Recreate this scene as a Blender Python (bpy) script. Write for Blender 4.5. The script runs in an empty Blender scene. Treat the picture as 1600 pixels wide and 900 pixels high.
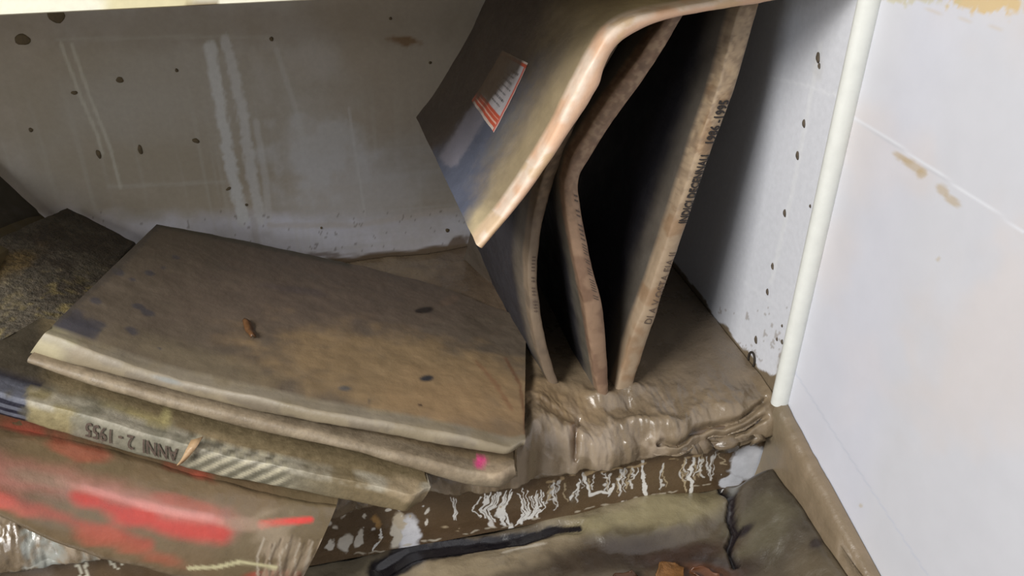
import bpy, math, random
import numpy as np
from mathutils import Vector, Matrix

# ------------------------------------------------------------------ camera
YAW, PITCH, ROLL, FPX = 0.25651, 0.55539, 0.01216, 1348.19
CAM = np.array([-0.41617, -0.92388, 0.52484])
_cy, _sy = math.cos(YAW), math.sin(YAW)
_f = np.array([_sy*math.cos(PITCH), _cy*math.cos(PITCH), -math.sin(PITCH)])
_r0 = np.array([_cy, -_sy, 0.]); _u0 = np.cross(_r0, _f)
_r = math.cos(ROLL)*_r0 + math.sin(ROLL)*_u0
_u = math.cos(ROLL)*_u0 - math.sin(ROLL)*_r0
# camera axes: X = _r, Y = up, Z = -forward ; image y grows downwards
RT = np.array([_r, -math.sin(ROLL)*_r0 + math.cos(ROLL)*_u0, _f])
cd = bpy.data.cameras.new('camera'); cam = bpy.data.objects.new('camera', cd)
bpy.context.scene.collection.objects.link(cam)
M = Matrix(((RT[0][0], RT[1][0], -RT[2][0], CAM[0]),
            (RT[0][1], RT[1][1], -RT[2][1], CAM[1]),
            (RT[0][2], RT[1][2], -RT[2][2], CAM[2]), (0, 0, 0, 1)))
cam.matrix_world = M
cd.sensor_width = 36.0; cd.lens = FPX/1600*36.0; cd.clip_start = 0.01
bpy.context.scene.camera = cam

# ------------------------------------------------------------------ light
sc = bpy.context.scene
w = bpy.data.worlds.new('world'); sc.world = w; w.use_nodes = True
w.node_tree.nodes['Background'].inputs[0].default_value = (0.90, 0.94, 1.0, 1)
w.node_tree.nodes['Background'].inputs[1].default_value = 0.20

def area(name, loc, tgt, sx, sy, power, col):
    l = bpy.data.lights.new(name, 'AREA'); l.shape = 'RECTANGLE'; l.size = sx; l.size_y = sy
    l.energy = power; l.color = col
    o = bpy.data.objects.new(name, l); sc.collection.objects.link(o)
    o.location = loc
    o.rotation_euler = (Vector(tgt)-Vector(loc)).to_track_quat('-Z', 'Y').to_euler()
    return o
area('window_light', (-1.95, -1.45, 1.75), (-0.2, -0.3, 0.0), 0.9, 0.7, 72, (1.0, 0.97, 0.93))
area('room_light', (-1.5, -1.3, 0.6), (-0.1, -0.3, 0.1), 0.6, 0.6, 6, (0.90, 0.94, 1.0))

sc.view_settings.view_transform = 'Standard'
sc.view_settings.look = 'None'
sc.view_settings.exposure = 0.0
sc.view_settings.gamma = 1.0
sc.view_settings.use_curve_mapping = False

# ------------------------------------------------------------------ helpers
rng = np.random.default_rng(7)

def un(x, y, ax, v):
    """point on the world plane axis=v that lies at image point x, y"""
    d = RT.T @ np.array([(x-800)/FPX, -(y-450)/FPX, 1.0])
    t = (v-CAM[ax])/d[ax]
    return CAM + t*d

def pr(P):
    q = (P-CAM) @ RT.T
    return 800+FPX*q[:, 0]/q[:, 2], 450-FPX*q[:, 1]/q[:, 2]

def lin(c):
    c = np.asarray(c, float)/255.0
    return np.where(c <= 0.04045, c/12.92, ((c+0.055)/1.055)**2.4)

def _h(ix, iy, iz, seed):
    n = (ix*374761393 + iy*668265263 + iz*2147483647 + seed*1274126177) & 0xffffffff
    n = ((n ^ (n >> 13))*1274126177) & 0xffffffff
    return ((n ^ (n >> 16)) & 0xffff)/65535.0

def vnoise(p, seed=0):
    i = np.floor(p).astype(np.int64); f = p-i; f = f*f*(3-2*f)
    r = 0
    for dx in (0, 1):
        wx = f[:, 0] if dx else 1-f[:, 0]
        for dy in (0, 1):
            wy = f[:, 1] if dy else 1-f[:, 1]
            for dz in (0, 1):
                wz = f[:, 2] if dz else 1-f[:, 2]
                r = r + wx*wy*wz*_h(i[:, 0]+dx, i[:, 1]+dy, i[:, 2]+dz, seed)
    return r

def fbm(P, scale, octv=4, seed=0):
    sc_ = np.asarray(scale, float)*np.ones(3)
    s = 0; a = 0.5; t = 0
    for k in range(octv):
        s = s + a*vnoise(P*sc_*(2**k)+17.3*k, seed+k); t += a; a *= 0.5
    return s/t

def sm(x, a, b):
    t = np.clip((x-a)/(b-a), 0, 1); return t*t*(3-2*t)

def segdist(X, Y, pts):
    """distance to a polyline, and position 0..1 along it"""
    pts = np.asarray(pts, float); best = np.full(X.shape, 1e9); pos = np.zeros(X.shape)
    L = np.r_[0, np.cumsum(np.hypot(*(pts[1:]-pts[:-1]).T))]
    for k in range(len(pts)-1):
        a, b = pts[k], pts[k+1]; d = b-a; l2 = d@d+1e-9
        t = np.clip(((X-a[0])*d[0]+(Y-a[1])*d[1])/l2, 0, 1)
        q = np.hypot(X-a[0]-t*d[0], Y-a[1]-t*d[1])
        m = q < best; best[m] = q[m]; pos[m] = np.clip((L[k]+t*np.sqrt(l2))/(L[-1]+1e-9), 0, 1)[m]
    return best, pos

def ell(X, Y, cx, cy, rx, ry, ang=0):
    c, s = math.cos(ang), math.sin(ang)
    u = (X-cx)*c+(Y-cy)*s; v = -(X-cx)*s+(Y-cy)*c
    return np.sqrt((u/rx)**2+(v/ry)**2)

class Paint:
    """stain colours of a mesh (linear RGB) + roughness, one value per vertex"""
    def __init__(s, V, col, rough=0.6):
        s.V = V; s.C = np.tile(lin(col), (len(V), 1)); s.R = np.full(len(V), float(rough))
        s.X, s.Y = pr(V)
        s.n = fbm(V, 60, 4, 3); s.n2 = fbm(V, 18, 3, 9); s.n3 = fbm(V, 220, 3, 21)
    def mix(s, m, col, rough=None, k=1.0):
        m = np.clip(m*k, 0, 1)[:, None]; s.C = s.C*(1-m)+lin(col)*m
        if rough is not None: s.R = s.R*(1-m[:, 0])+rough*m[:, 0]
    def blob(s, cx, cy, rx, ry, col, ang=0, soft=0.5, rag=0.5, rough=None, k=1.0):
        d = ell(s.X, s.Y, cx, cy, rx, ry, math.radians(ang)) + rag*(s.n-0.5)*2
        s.mix(1-sm(d, 1-soft, 1+soft), col, rough, k)
    def stroke(s, pts, w_, col, soft=0.5, rag=0.3, rough=None, k=1.0, taper=False):
        d, t = segdist(s.X, s.Y, pts)
        ww = w_*(1-t*0.75) if taper else w_
        d = d/ww + rag*(s.n3-0.5)*2
        s.mix(1-sm(d, 1-soft, 1+soft), col, rough, k)
    def out(s):
        return np.c_[s.C, s.R]

def mesh_obj(name, V, F, mat, parent=None, rgba=None, smooth=True, edge=None):
    me = bpy.data.meshes.new(name)
    me.from_pydata([tuple(map(float, v)) for v in V], [], [tuple(int(i) for i in f) for f in F])
    if rgba is not None:
        at = me.color_attributes.new('Col', 'FLOAT_COLOR', 'POINT')
        at.data.foreach_set('color', np.asarray(rgba, np.float32).ravel())
    me.materials.append(mat)
    me.polygons.foreach_set('use_smooth', [smooth]*len(me.polygons))
    me.update()
    if smooth and edge:
        me.set_sharp_from_angle(angle=math.radians(edge))
    o = bpy.data.objects.new(name, me); sc.collection.objects.link(o)
    if parent: o.parent = parent; o.matrix_parent_inverse = parent.matrix_world.inverted()
    return o

def thing(name, label, cat, loc, group=None):
    o = bpy.data.objects.new(name, None); sc.collection.objects.link(o)
    o.location = [float(v) for v in loc]; o.empty_display_size = 0.02
    bpy.context.view_layer.update()
    o['label'] = label; o['category'] = cat
    if group: o['group'] = group
    return o

def tag(o, label, cat, group=None, kind=None):
    o['label'] = label; o['category'] = cat
    if group: o['group'] = group
    if kind: o['kind'] = kind
    return o

def grid_faces(nu, nv, off=0, flip=False):
    i = np.arange(nu-1)[:, None]; j = np.arange(nv-1)[None, :]
    a = (i*nv+j).ravel()+off
    F = np.c_[a, a+nv, a+nv+1, a+1]
    return F[:, ::-1] if flip else F

def box(name, lo, hi, mat, parent=None, bev=0.0, rgba=None):
    x0, y0, z0 = lo; x1, y1, z1 = hi
    V = [(x0,y0,z0),(x1,y0,z0),(x1,y1,z0),(x0,y1,z0),(x0,y0,z1),(x1,y0,z1),(x1,y1,z1),(x0,y1,z1)]
    F = [(0,3,2,1),(4,5,6,7),(0,1,5,4),(1,2,6,5),(2,3,7,6),(3,0,4,7)]
    o = mesh_obj(name, V, F, mat, parent, rgba, smooth=False)
    if bev:
        m = o.modifiers.new('bevel', 'BEVEL'); m.width = bev; m.segments = 3
    return o

# ------------------------------------------------------------------ materials
def surf_mat(name, col=None, rough=0.5, var=0.25, vscale=60, bump=0.3, bscale=90, dist=0.004,
             spec=0.5, wrinkle=0.0, wscale=25, coat=0.0, stretch=(1, 1, 1), attr=True, rvar=0.15):
    m = bpy.data.materials.new(name); m.use_nodes = True
    nt = m.node_tree; N = nt.nodes; L = nt.links
    b = N['Principled BSDF']
    tc = N.new('ShaderNodeTexCoord'); mp = N.new('ShaderNodeMapping')
    mp.inputs['Scale'].default_value = stretch
    L.new(tc.outputs['Object'], mp.inputs['Vector'])
    if attr:
        a = N.new('ShaderNodeVertexColor'); a.layer_name = 'Col'
        csrc = a.outputs['Color']; rsrc = a.outputs['Alpha']
    else:
        rgb = N.new('ShaderNodeRGB'); rgb.outputs[0].default_value = (*lin(col), 1)
        csrc = rgb.outputs[0]; vr = N.new('ShaderNodeValue'); vr.outputs[0].default_value = rough; rsrc = vr.outputs[0]
    n1 = N.new('ShaderNodeTexNoise'); n1.inputs['Scale'].default_value = vscale
    n1.inputs['Detail'].default_value = 8; n1.inputs['Roughness'].default_value = 0.65
    L.new(mp.outputs[0], n1.inputs['Vector'])
    mr = N.new('ShaderNodeMapRange'); mr.inputs[1].default_value = 0.25; mr.inputs[2].default_value = 0.75
    mr.inputs[3].default_value = 1-var; mr.inputs[4].default_value = 1+var
    L.new(n1.outputs['Fac'], mr.inputs[0])
    mx = N.new('ShaderNodeVectorMath'); mx.operation = 'SCALE'
    L.new(csrc, mx.inputs[0]); L.new(mr.outputs[0], mx.inputs['Scale'])
    L.new(mx.outputs[0], b.inputs['Base Color'])
    ra = N.new('ShaderNodeMath'); ra.operation = 'MULTIPLY_ADD'; ra.use_clamp = True
    mr2 = N.new('ShaderNodeMapRange'); mr2.inputs[1].default_value = 0.3; mr2.inputs[2].default_value = 0.7
    mr2.inputs[3].default_value = -rvar; mr2.inputs[4].default_value = rvar
    L.new(n1.outputs['Fac'], mr2.inputs[0])
    L.new(rsrc, ra.inputs[0]); ra.inputs[1].default_value = 1.0; L.new(mr2.outputs[0], ra.inputs[2])
    L.new(ra.outputs[0], b.inputs['Roughness'])
    b.inputs['Specular IOR Level'].default_value = spec
    b.inputs['Coat Weight'].default_value = coat; b.inputs['Coat Roughness'].default_value = 0.12
    n2 = N.new('ShaderNodeTexNoise'); n2.inputs['Scale'].default_value = bscale
    n2.inputs['Detail'].default_value = 6; n2.inputs['Roughness'].default_value = 0.6
    L.new(mp.outputs[0], n2.inputs['Vector'])
    h = n2.outputs['Fac']
    if wrinkle:
        n3 = N.new('ShaderNodeTexNoise'); n3.noise_type = 'RIDGED_MULTIFRACTAL'
        n3.inputs['Scale'].default_value = wscale; n3.inputs['Detail'].default_value = 4
        n3.inputs['Distortion'].default_value = 1.2
        L.new(mp.outputs[0], n3.inputs['Vector'])
        ad = N.new('ShaderNodeMath'); ad.operation = 'MULTIPLY_ADD'
        L.new(n3.outputs['Fac'], ad.inputs[0]); ad.inputs[1].default_value = wrinkle; L.new(h, ad.inputs[2])
        h = ad.outputs[0]
    bp = N.new('ShaderNodeBump'); bp.inputs['Strength'].default_value = bump
    bp.inputs['Distance'].default_value = dist
    L.new(h, bp.inputs['Height']); L.new(bp.outputs[0], b.inputs['Normal'])
    return m

M_wall  = surf_mat('stained_white_panel', var=0.07, vscale=160, bump=0.12, bscale=260, dist=0.001, spec=0.4, rvar=0.05)
M_tile  = surf_mat('white_tile_wall', var=0.03, vscale=30, bump=0.05, bscale=120, dist=0.001, spec=0.4, rvar=0.05)
M_mud   = surf_mat('wet_brown_mud', var=0.14, vscale=45, bump=0.35, bscale=80, dist=0.004, spec=0.6, wrinkle=0.15, wscale=22, coat=0.25)
M_mudc  = surf_mat('muddy_book_cover', var=0.14, vscale=40, bump=0.30, bscale=120, dist=0.002, spec=0.45)
M_spine = surf_mat('muddy_spine_cloth', var=0.28, vscale=150, bump=0.45, bscale=260, dist=0.0012, spec=0.4)
M_grit  = surf_mat('gritty_dark_cover', var=0.85, vscale=190, bump=0.9, bscale=260, dist=0.004, spec=0.35)
M_page  = surf_mat('wet_page_edges', col=(120, 104, 84), rough=0.8, var=0.3, vscale=90, bump=0.5, bscale=240, dist=0.001, attr=False)
M_plin  = surf_mat('wet_plinth_board', var=0.12, vscale=120, bump=0.15, bscale=150, dist=0.001, spec=0.6, coat=0.3)
M_red   = surf_mat('muddy_red_plastic', var=0.12, vscale=60, bump=0.35, bscale=70, dist=0.003, spec=0.55, coat=0.3)
M_ink   = surf_mat('black_spine_ink', col=(38, 32, 30), rough=0.7, var=0.5, vscale=400, bump=0.0, attr=False)
M_inkf  = surf_mat('faded_spine_ink', col=(84, 70, 60), rough=0.8, var=0.5, vscale=400, bump=0.0, attr=False)
M_cream = surf_mat('cream_painted_edge', col=(224, 226, 220), rough=0.5, var=0.05, vscale=60, bump=0.1, attr=False)
M_dark  = surf_mat('dark_hole', col=(45, 38, 30), rough=0.8, var=0.4, vscale=300, bump=0.2, attr=False)
M_hole  = surf_mat('rusty_peg_hole', col=(84, 74, 62), rough=0.8, var=0.6, vscale=500, bump=0.2, attr=False)
M_spot  = surf_mat('dried_mud_spot', col=(96, 82, 58), rough=0.8, var=0.4, vscale=300, bump=0.2, attr=False)
M_scrap = surf_mat('wet_orange_scrap', col=(122, 84, 44), rough=0.35, var=0.35, vscale=90, bump=0.5, bscale=160, attr=False)

MUD   = (128, 112, 90)
MUDD  = (96, 84, 70)
MUDL  = (150, 134, 108)

# ------------------------------------------------------------------ cupboard
D = 0.36
XL = -1.15
cup = thing('cupboard', 'open white cupboard with mud-stained back panel, holding the soaked books', 'cupboard', (-0.5, -0.18, -0.105))

# back panel (dense so that its stains can be drawn on it)
nx, nz = 560, 190
xs = np.r_[np.linspace(XL, -0.86, 10)[:-1], np.linspace(-0.86, 0.0, nx)]
zs = np.linspace(-0.10, 0.392, nz); nxx = len(xs)
G = np.array([(x, 0.0, z) for x in xs for z in zs])
p = Paint(G, (190, 188, 186), 0.55)
X, Y = p.X, p.Y
film = sm(fbm(G, (7, 1, 9), 4, 5), 0.30, 0.62)
low = sm(Y, 350, 300)                 # bounds the paler strip near the foot
waterline = sm(Y + 8*(p.n-0.5) + 0.06*X, 402, 352) 
p.mix(film*0.45+0.45, (166, 153, 134), k=1.0)
p.mix(sm(Y+18*(p.n-0.5)-0.0*X, 320, 352), (212, 212, 222), k=0.85)  # foot painted paler, for the stronger light low on the panel
# yellowish drips & panel of mud film left of centre
p.blob(250, 190, 260, 150, (150, 141, 120), soft=0.5, rag=0.5, k=0.45)
p.blob(650, 250, 120, 150, (160, 148, 132), soft=0.6, rag=0.5, k=0.4)
p.blob(330, 40, 420, 34, (140, 128, 110), soft=0.6, rag=0.4, k=0.45)  # darker band painted as the shade of the upper shelf
# horizontal brush lines
str_ = fbm(G, (6, 1, 260), 3, 31)
p.mix(sm(str_, 0.5, 0.75)*sm(X, 380, 560)*sm(Y, 180, 300), (188, 186, 182), k=0.32)
strv = fbm(G, (170, 1, 7), 3, 37)
p.mix(sm(strv, 0.52, 0.85)*sm(Y, 60, 260), (190, 186, 178), k=0.2)
# clean patch + vertical clean bands
p.blob(500, 240, 70, 60, (200, 200, 200), soft=0.4, rag=0.8, k=0.6)
p.blob(560, 290, 110, 50, (198, 196, 196), soft=0.5, rag=0.6, k=0.45)
p.stroke([(328, 72), (345, 170), (362, 270), (380, 345)], 9, (205, 205, 202), soft=0.4, rag=0.6, k=0.75)
p.stroke([(352, 62), (380, 180), (392, 270), (408, 345)], 8, (202, 201, 198), soft=0.4, rag=0.6, k=0.65)
p.stroke([(400, 190), (415, 280), (420, 340)], 5, (198, 196, 192), k=0.5)
p.stroke([(432, 78), (465, 180), (475, 215)], 4, (190, 188, 182), k=0.45)
for pts in ([(95, 68), (125, 150), (152, 210), (160, 240)], [(112, 70), (140, 150), (172, 230), (188, 292)]):
    p.stroke(pts, 2.6, (200, 196, 180), soft=0.6, rag=0.6, k=0.5)
p.stroke([(545, 170), (570, 335)], 2.0, (200, 198, 194), k=0.5)
p.stroke([(88, 62), (280, 57), (420, 58)], 3, (190, 186, 176), k=0.2)
p.stroke([(170, 292), (350, 284)], 3, (196, 192, 186), k=0.2)
p.stroke([(420, 352), (560, 352), (720, 325)], 4, (188, 178, 168), k=0.5)
p.stroke([(396, 345), (402, 385)], 5, (176, 170, 166), k=0.5)
p.stroke([(425, 30), (425, 30)], 1, MUD, k=0)
# smears of rust / mud
p.blob(638, 64, 22, 7, (120, 88, 50), ang=8, soft=0.3, rag=1.1, k=0.8)
p.blob(505, 398, 40, 3, (110, 92, 76), soft=0.3, rag=0.9, k=0.7)
p.blob(715, 384, 14, 8, (110, 92, 76), ang=-30, soft=0.3, rag=1.2, k=0.9)
# tide mark on mud line
zline = 0.004+0.003*(fbm(G, (40, 1, 1), 3, 77)-0.5)*2
p.mix(1-sm(G[:, 2], zline, zline+0.004), (112, 96, 78))
sp = (p.n3 > 0.70)&(Y > 330)&(rng.random(len(X)) > 0.75)
p.mix(sp*1.0, (90, 76, 60), k=0.5)
bp_ = mesh_obj('back_panel', G, grid_faces(nxx, nz), M_wall, cup, p.out())
m = bp_.modifiers.new('thick', 'SOLIDIFY'); m.thickness = 0.012; m.offset = -1.0

def dome(name, c, nrm, r1, r2, h, ang, mat, parent):
    """small flattened lump sitting on a surface"""
    nrm = Vector(nrm).normalized(); a = nrm.orthogonal().normalized(); b = nrm.cross(a)
    if abs(nrm.y) > 0.9: a = Vector((1, 0, 0)); b = Vector((0, 0, 1))
    if abs(nrm.x) > 0.9: a = Vector((0, 1, 0)); b = Vector((0, 0, 1))
    ca, sa = math.cos(ang), math.sin(ang)
    V = []; F = []; n = 14
    for k, (rr, hh) in enumerate([(1.0, -0.1), (0.96, 0.35), (0.75, 0.8), (0.4, 0.98)]):
        for i in range(n):
            t = 2*math.pi*i/n; wob = 1+0.07*math.sin(3*t+c[0]*90)+0.04*math.sin(5*t+c[2]*70)
            u = r1*rr*math.cos(t)*wob; v = r2*rr*math.sin(t)*wob
            q = Vector(c)+a*(u*ca-v*sa)+b*(u*sa+v*ca)+nrm*(h*hh); V.append(q)
    V.append(Vector(c)+nrm*h)
    for k in range(3):
        for i in range(n):
            F.append((k*n+i, k*n+(i+1) % n, (k+1)*n+(i+1) % n, (k+1)*n+i))
    for i in range(n): F.append((3*n+i, 3*n+(i+1) % n, 4*n))
    return mesh_obj(name, V, F, mat, parent)

for (px, py, r1, r2, ang) in [(35, 62, 9, 7, 0), (88, 25, 10, 8.5, 0), (187, 125, 4.5, 4, 0), (48, 203, 2.5, 3, 0), (154, 241, 2.8, 6.5, 0.1),
                              (219, 234, 2.8, 7, 0), (306, 220, 5, 3.2, -0.5), (610, 29, 2, 2, 0), (276, 110, 2, 2.5, 0), (672, 98, 2, 2, 0),
                              (385, 320, 2, 2, 0), (502, 356, 1.6, 2, 0), (699, 360, 3, 3.4, 0.4), (424, 61, 2.5, 3, 0), (357, 295, 4, 2, 0.5), (116, 145, 4, 2.5, 0)]:
    c = un(px, py, 1, -0.0005); k = 0.00078
    dome('mud_spot', c, (0, -1, 0), r1*k, r2*k, 0.0011, ang, M_spot, bp_)

# side panel, x = 0 (wall to the right of the books)
ny, nz2 = 200, 240
ys = np.linspace(0.0, -D, ny); zz = np.linspace(-0.10, 0.45, nz2)
G = np.array([(0.0, y, z) for y in ys for z in zz])
p = Paint(G, (214, 216, 222), 0.5)
X, Y = p.X, p.Y
p.mix(sm(fbm(G, (1, 6, 4), 3, 8), 0.4, 0.7), (200, 200, 204), k=0.5)
p.stroke([(1282, 70), (1240, 290), (1205, 440)], 3.2, (226, 228, 230), soft=0.6, rag=0.3, k=0.5)
p.stroke([(1200, 120), (1262, 134), (1306, 150)], 2.4, (226, 228, 232), soft=0.6, k=0.6)
p.stroke([(1150, 430), (1215, 480)], 2.4, (226, 228, 232), soft=0.6, k=0.3)
p.blob(1278, 108, 9, 24, (186, 180, 166), k=0.2)
zl = 0.004+0.010*(fbm(G, (1, 45, 1), 3, 17)-0.5)*2+0.016*sm(G[:, 1], -0.335, -0.355)
p.mix(1-sm(G[:, 2], zl, zl+0.002), (118, 104, 84), 0.4)
p.blob(1218, 570, 3.5, 26, (150, 140, 120), ang=8, rag=0.8, k=0.5)
sp = (p.n3 > 0.66)&(Y > 480)&(p.n > 0.5)
p.mix(sp*1.0, (130, 116, 96), k=0.5)
sd = mesh_obj('side_panel', G, grid_faces(ny, nz2), M_wall, cup, p.out())
m = sd.modifiers.new('thick', 'SOLIDIFY'); m.thickness = 0.004; m.offset = -1.0
for (px, py, s_) in [(1278, 90, 1.5), (1280, 103, .8), (1256, 193, 1.2), (1246, 243, 1.3), (1226, 333, 1.2), (1207, 416, 1.1), (1199, 456, 1.1), (1181, 531, 1.4),
                     (1214, 530, .6), (1222, 534, .8), (1222, 509, .5), (1266, 322, .5)]:
    c = un(px, py, 0, -0.0006)
    dome('peg_hole', c, (-1, 0, 0), 0.0030*s_, 0.0016*s_, 0.0010, 1.2, M_hole, sd)
# front edge bead
n = 14; V = []; zt = np.linspace(-0.004, 0.45, 30)
for z in zt:
    for i in range(n):
        t = 2*math.pi*i/n
        V.append((-0.001+0.0090*math.cos(t), -D-0.002+0.0085*math.sin(t)*0.9, z))
F = [(k*n+i, k*n+(i+1) % n, (k+1)*n+(i+1) % n, (k+1)*n+i) for k in range(len(zt)-1) for i in range(n)]
F += [tuple(range(n))[::-1], tuple(range((len(zt)-1)*n, len(zt)*n))]
mesh_obj('edge_strip', V, F, M_cream, cup, edge=40)
# left side, bottom board, upper shelf, plinth
wht = surf_mat('cupboard_white', col=(205, 203, 196), rough=0.5, var=0.06, vscale=60, bump=0.1, attr=False)
box('side_panel', (XL-0.018, -D, -0.105), (XL, 0.012, 0.45), wht, cup, 0.001)
box('bottom_board', (XL, -D+0.028, -0.034), (-0.0005, -0.0005, -0.018), wht, cup, 0.001)
# upper shelf: front edge painted cream with ochre stains
ny_, nn = 420, 8
V = []; C = []
xs2 = np.linspace(XL, -0.001, ny_)
prof = [(-0.003, 0.3925), (-D+0.001, 0.3925), (-D-0.001, 0.3935), (-D-0.0012, 0.398), (-D-0.0012, 0.402), (-D-0.0012, 0.406), (-D, 0.410), (-D+0.004, 0.411), (-0.003, 0.411)]
G = np.array([(x, y, z) for x in xs2 for (y, z) in prof])
p = Paint(G, (240, 237, 216), 0.5)
p.mix(sm(fbm(G, (22, 22, 40), 3, 61), 0.48, 0.66), (206, 190, 120), k=0.55)
p.mix(sm(fbm(G, (70, 20, 40), 3, 63), 0.62, 0.72)*sm(-G[:, 2], -0.397, -0.394), (120, 96, 50), k=0.8)
F = list(grid_faces(ny_, len(prof)))
F += [(i*len(prof), i*len(prof)+len(prof)-1, (i+1)*len(prof)+len(prof)-1, (i+1)*len(prof)) for i in range(ny_-1)]
F += [tuple(range(len(prof))), tuple(range((ny_-1)*len(prof), ny_*len(prof)))[::-1]]
mesh_obj('upper_shelf', G, F, M_wall, cup, p.out(), edge=30)

# plinth in wet brown with white veins, blobs and patches
nx, nz = 1650, 150
xs = np.linspace(-0.86, -0.0005, nx); zz = np.linspace(-0.105, -0.024, nz)
xs = np.r_[np.linspace(-0.86, -0.56, 150)[:-1], np.linspace(-0.56, -0.0005, nx-149)]
G = np.array([(x, -D-0.004, z) for x in xs for z in zz])
p = Paint(G, (92, 74, 54), 0.28)
p.mix(sm(p.n2, 0.45, 0.65), (110, 90, 66), k=0.6)
p.X = p.X+9*(fbm(G, 70, 2, 301)-0.5)*2+3.5*(fbm(G, 260, 2, 305)-0.5)*2
p.Y = p.Y+5*(fbm(G, 90, 2, 303)-0.5)*2
X, Y = p.X, p.Y
W1 = (236, 234, 228); W2 = (190, 172, 140)
def vein(x, y, L_, w_, slant=0.0, col=W1, k=1.0):
    n_ = 7; pts = []
    for i in range(n_):
        t = i/(n_-1)
        pts.append((x+slant*L_*t+rng.normal(0, 2.3)*(0.3+t*0.7), y+L_*t))
    p.stroke(pts, w_*0.8, col, soft=0.5, rag=0.7, rough=0.4, k=k)
def plt(x): return 750+(x-850)*(-60/350.)   # top of the visible board in the photo
def plb(x): return 862+(x-600)*(-117/580.)
for i in range(30):                          # fan cluster
    a = -0.9+1.8*i/29+rng.normal(0, .05)
    x0 = 800+a*50; y0 = 766+rng.uniform(-4, 10)+abs(a)*4
    x1 = 797+a*66*0.75; y1 = 824-abs(a)*18
    xm = x0*0.4+x1*0.6+np.sign(a)*rng.uniform(6, 14)
    p.stroke([(x0, y0), (x0*0.6+xm*0.4, y0*.7+y1*.3), (xm, (y0+y1)/2+4), (x1, y1)], rng.uniform(0.7, 1.2), W1, soft=0.4, rag=0.5, rough=0.4)
for (cx, cy, rx, ry) in [(768, 820, 5, 6), (798, 822, 6, 6), (818, 816, 4, 5), (780, 800, 4, 9), (826, 800, 3, 12)]:
    p.blob(cx, cy, rx, ry, W1, soft=0.3, rag=0.6, rough=0.4)
p.blob(640, 832, 15, 24, (226, 226, 230), ang=6, soft=0.3, rag=0.5, rough=0.35)
p.blob(625, 812, 9, 14, (206, 192, 168), ang=0, soft=0.3, rag=1.1, rough=0.4)
p.blob(618, 838, 7, 14, (214, 206, 190), soft=0.3, rag=1.3, rough=0.4)
for (x, n_, spread) in [(872, 5, 16), (905, 4, 14), (925, 2, 8), (950, 3, 10), (975, 6, 16), (990, 4, 10), (1068, 3, 5), (1084, 3, 5), (1100, 5, 12), (1120, 4, 12), (1040, 2, 8), (860, 3, 8)]:
    for j in range(n_):
        xx = x+rng.uniform(-spread, spread)*0.7; top = plt(xx)+rng.uniform(1, 14)
        vein(xx, top, rng.uniform(14, 40), rng.uniform(0.8, 1.9), rng.normal(0, 0.18), W1 if rng.random() < .7 else W2, rng.uniform(.6, 1))
p.stroke([(1004, 722), (1006, 745), (1009, 765), (1014, 783)], 2.8, W1, soft=0.3, rag=0.5, rough=0.4)
p.stroke([(912, 742), (920, 765), (926, 772), (946, 770), (958, 758)], 2.2, W1, soft=0.3, rag=0.6)
p.stroke([(1083, 716), (1079, 745), (1082, 770)], 2.5, W1, soft=0.3, rag=0.6)
p.stroke([(1066, 716), (1070, 742), (1073, 768)], 1.3, W2, soft=0.3, rag=0.6)
for x in (706, 712, 718): vein(x+rng.normal(0, 2), 778, 34, 1.3, rng.normal(0, .2))
for (cx, cy, rx, ry) in [(534, 806, 7, 8), (512, 820, 8, 6), (524, 826, 6, 6), (574, 806, 5, 7), (541, 848, 8, 12), (516, 850, 4, 9), (562, 836, 4, 14), (545, 798, 5, 3), (606, 798, 4, 3), (666, 818, 2, 8), (668, 800, 4, 5)]:
    p.blob(cx, cy, rx, ry, (222, 216, 204), ang=rng.uniform(-30, 30), soft=0.3, rag=1.3, rough=0.4, k=0.95)
p.stroke([(592, 828), (590, 845), (582, 860)], 2, W1, soft=0.3, rag=0.8)
p.blob(587, 815, 6, 10, (176, 138, 84), rag=0.8)
for k_ in range(26):
    x = rng.uniform(500, 1130); y = rng.uniform(plt(x)+6, plb(x)-2)
    p.blob(x, y, rng.uniform(1, 4), rng.uniform(1, 2.4), W1 if rng.random() < .6 else W2, rag=0.9, k=0.8)
for x in np.arange(560, 1130, 7.0):
    if rng.random() < 0.45: p.blob(x, plb(x)-3, 5, 1.4, (200, 190, 170), ang=-11, rag=0.9, k=0.7)
    if rng.random() < 0.4 and x > 850: p.blob(x, plt(x)+2, 4, 1.4, (196, 170, 130), ang=-10, rag=0.9, k=0.7)
p.mix((sm(p.n2, .5, .6)*sm(Y, 760, 790)*(1-sm(X, 760, 860))*sm(X, 660, 690)), (132, 80, 44), k=0.35)
# scraped white patch at the right-hand end
p.blob(1168, 722, 34, 27, (214, 216, 222), ang=-38, soft=0.12, rag=0.35, rough=0.7)
p.blob(1144, 752, 20, 10, (212, 214, 220), ang=-10, soft=0.15, rag=0.4, rough=0.7)
p.blob(1192, 735, 8, 14, (104, 88, 70), rag=1.0, soft=0.2)
# drips in the left corner below the red folder
for (a, b_) in [([(118, 868), (122, 882), (126, 900)], 2.0), ([(128, 862), (134, 878), (136, 900)], 2.4), ([(160, 857), (154, 868)], 3), ([(176, 858), (174, 872), (182, 886)], 1.6), ([(187, 858), (184, 870), (192, 882)], 1.4)]:
    p.stroke(a, b_, (208, 202, 182), soft=0.3, rag=0.5)
F = grid_faces(nx, nz)
pl = mesh_obj('plinth', G, F, M_plin, cup, p.out())
m = pl.modifiers.new('thick', 'SOLIDIFY'); m.thickness = 0.016; m.offset = -1.0

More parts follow.
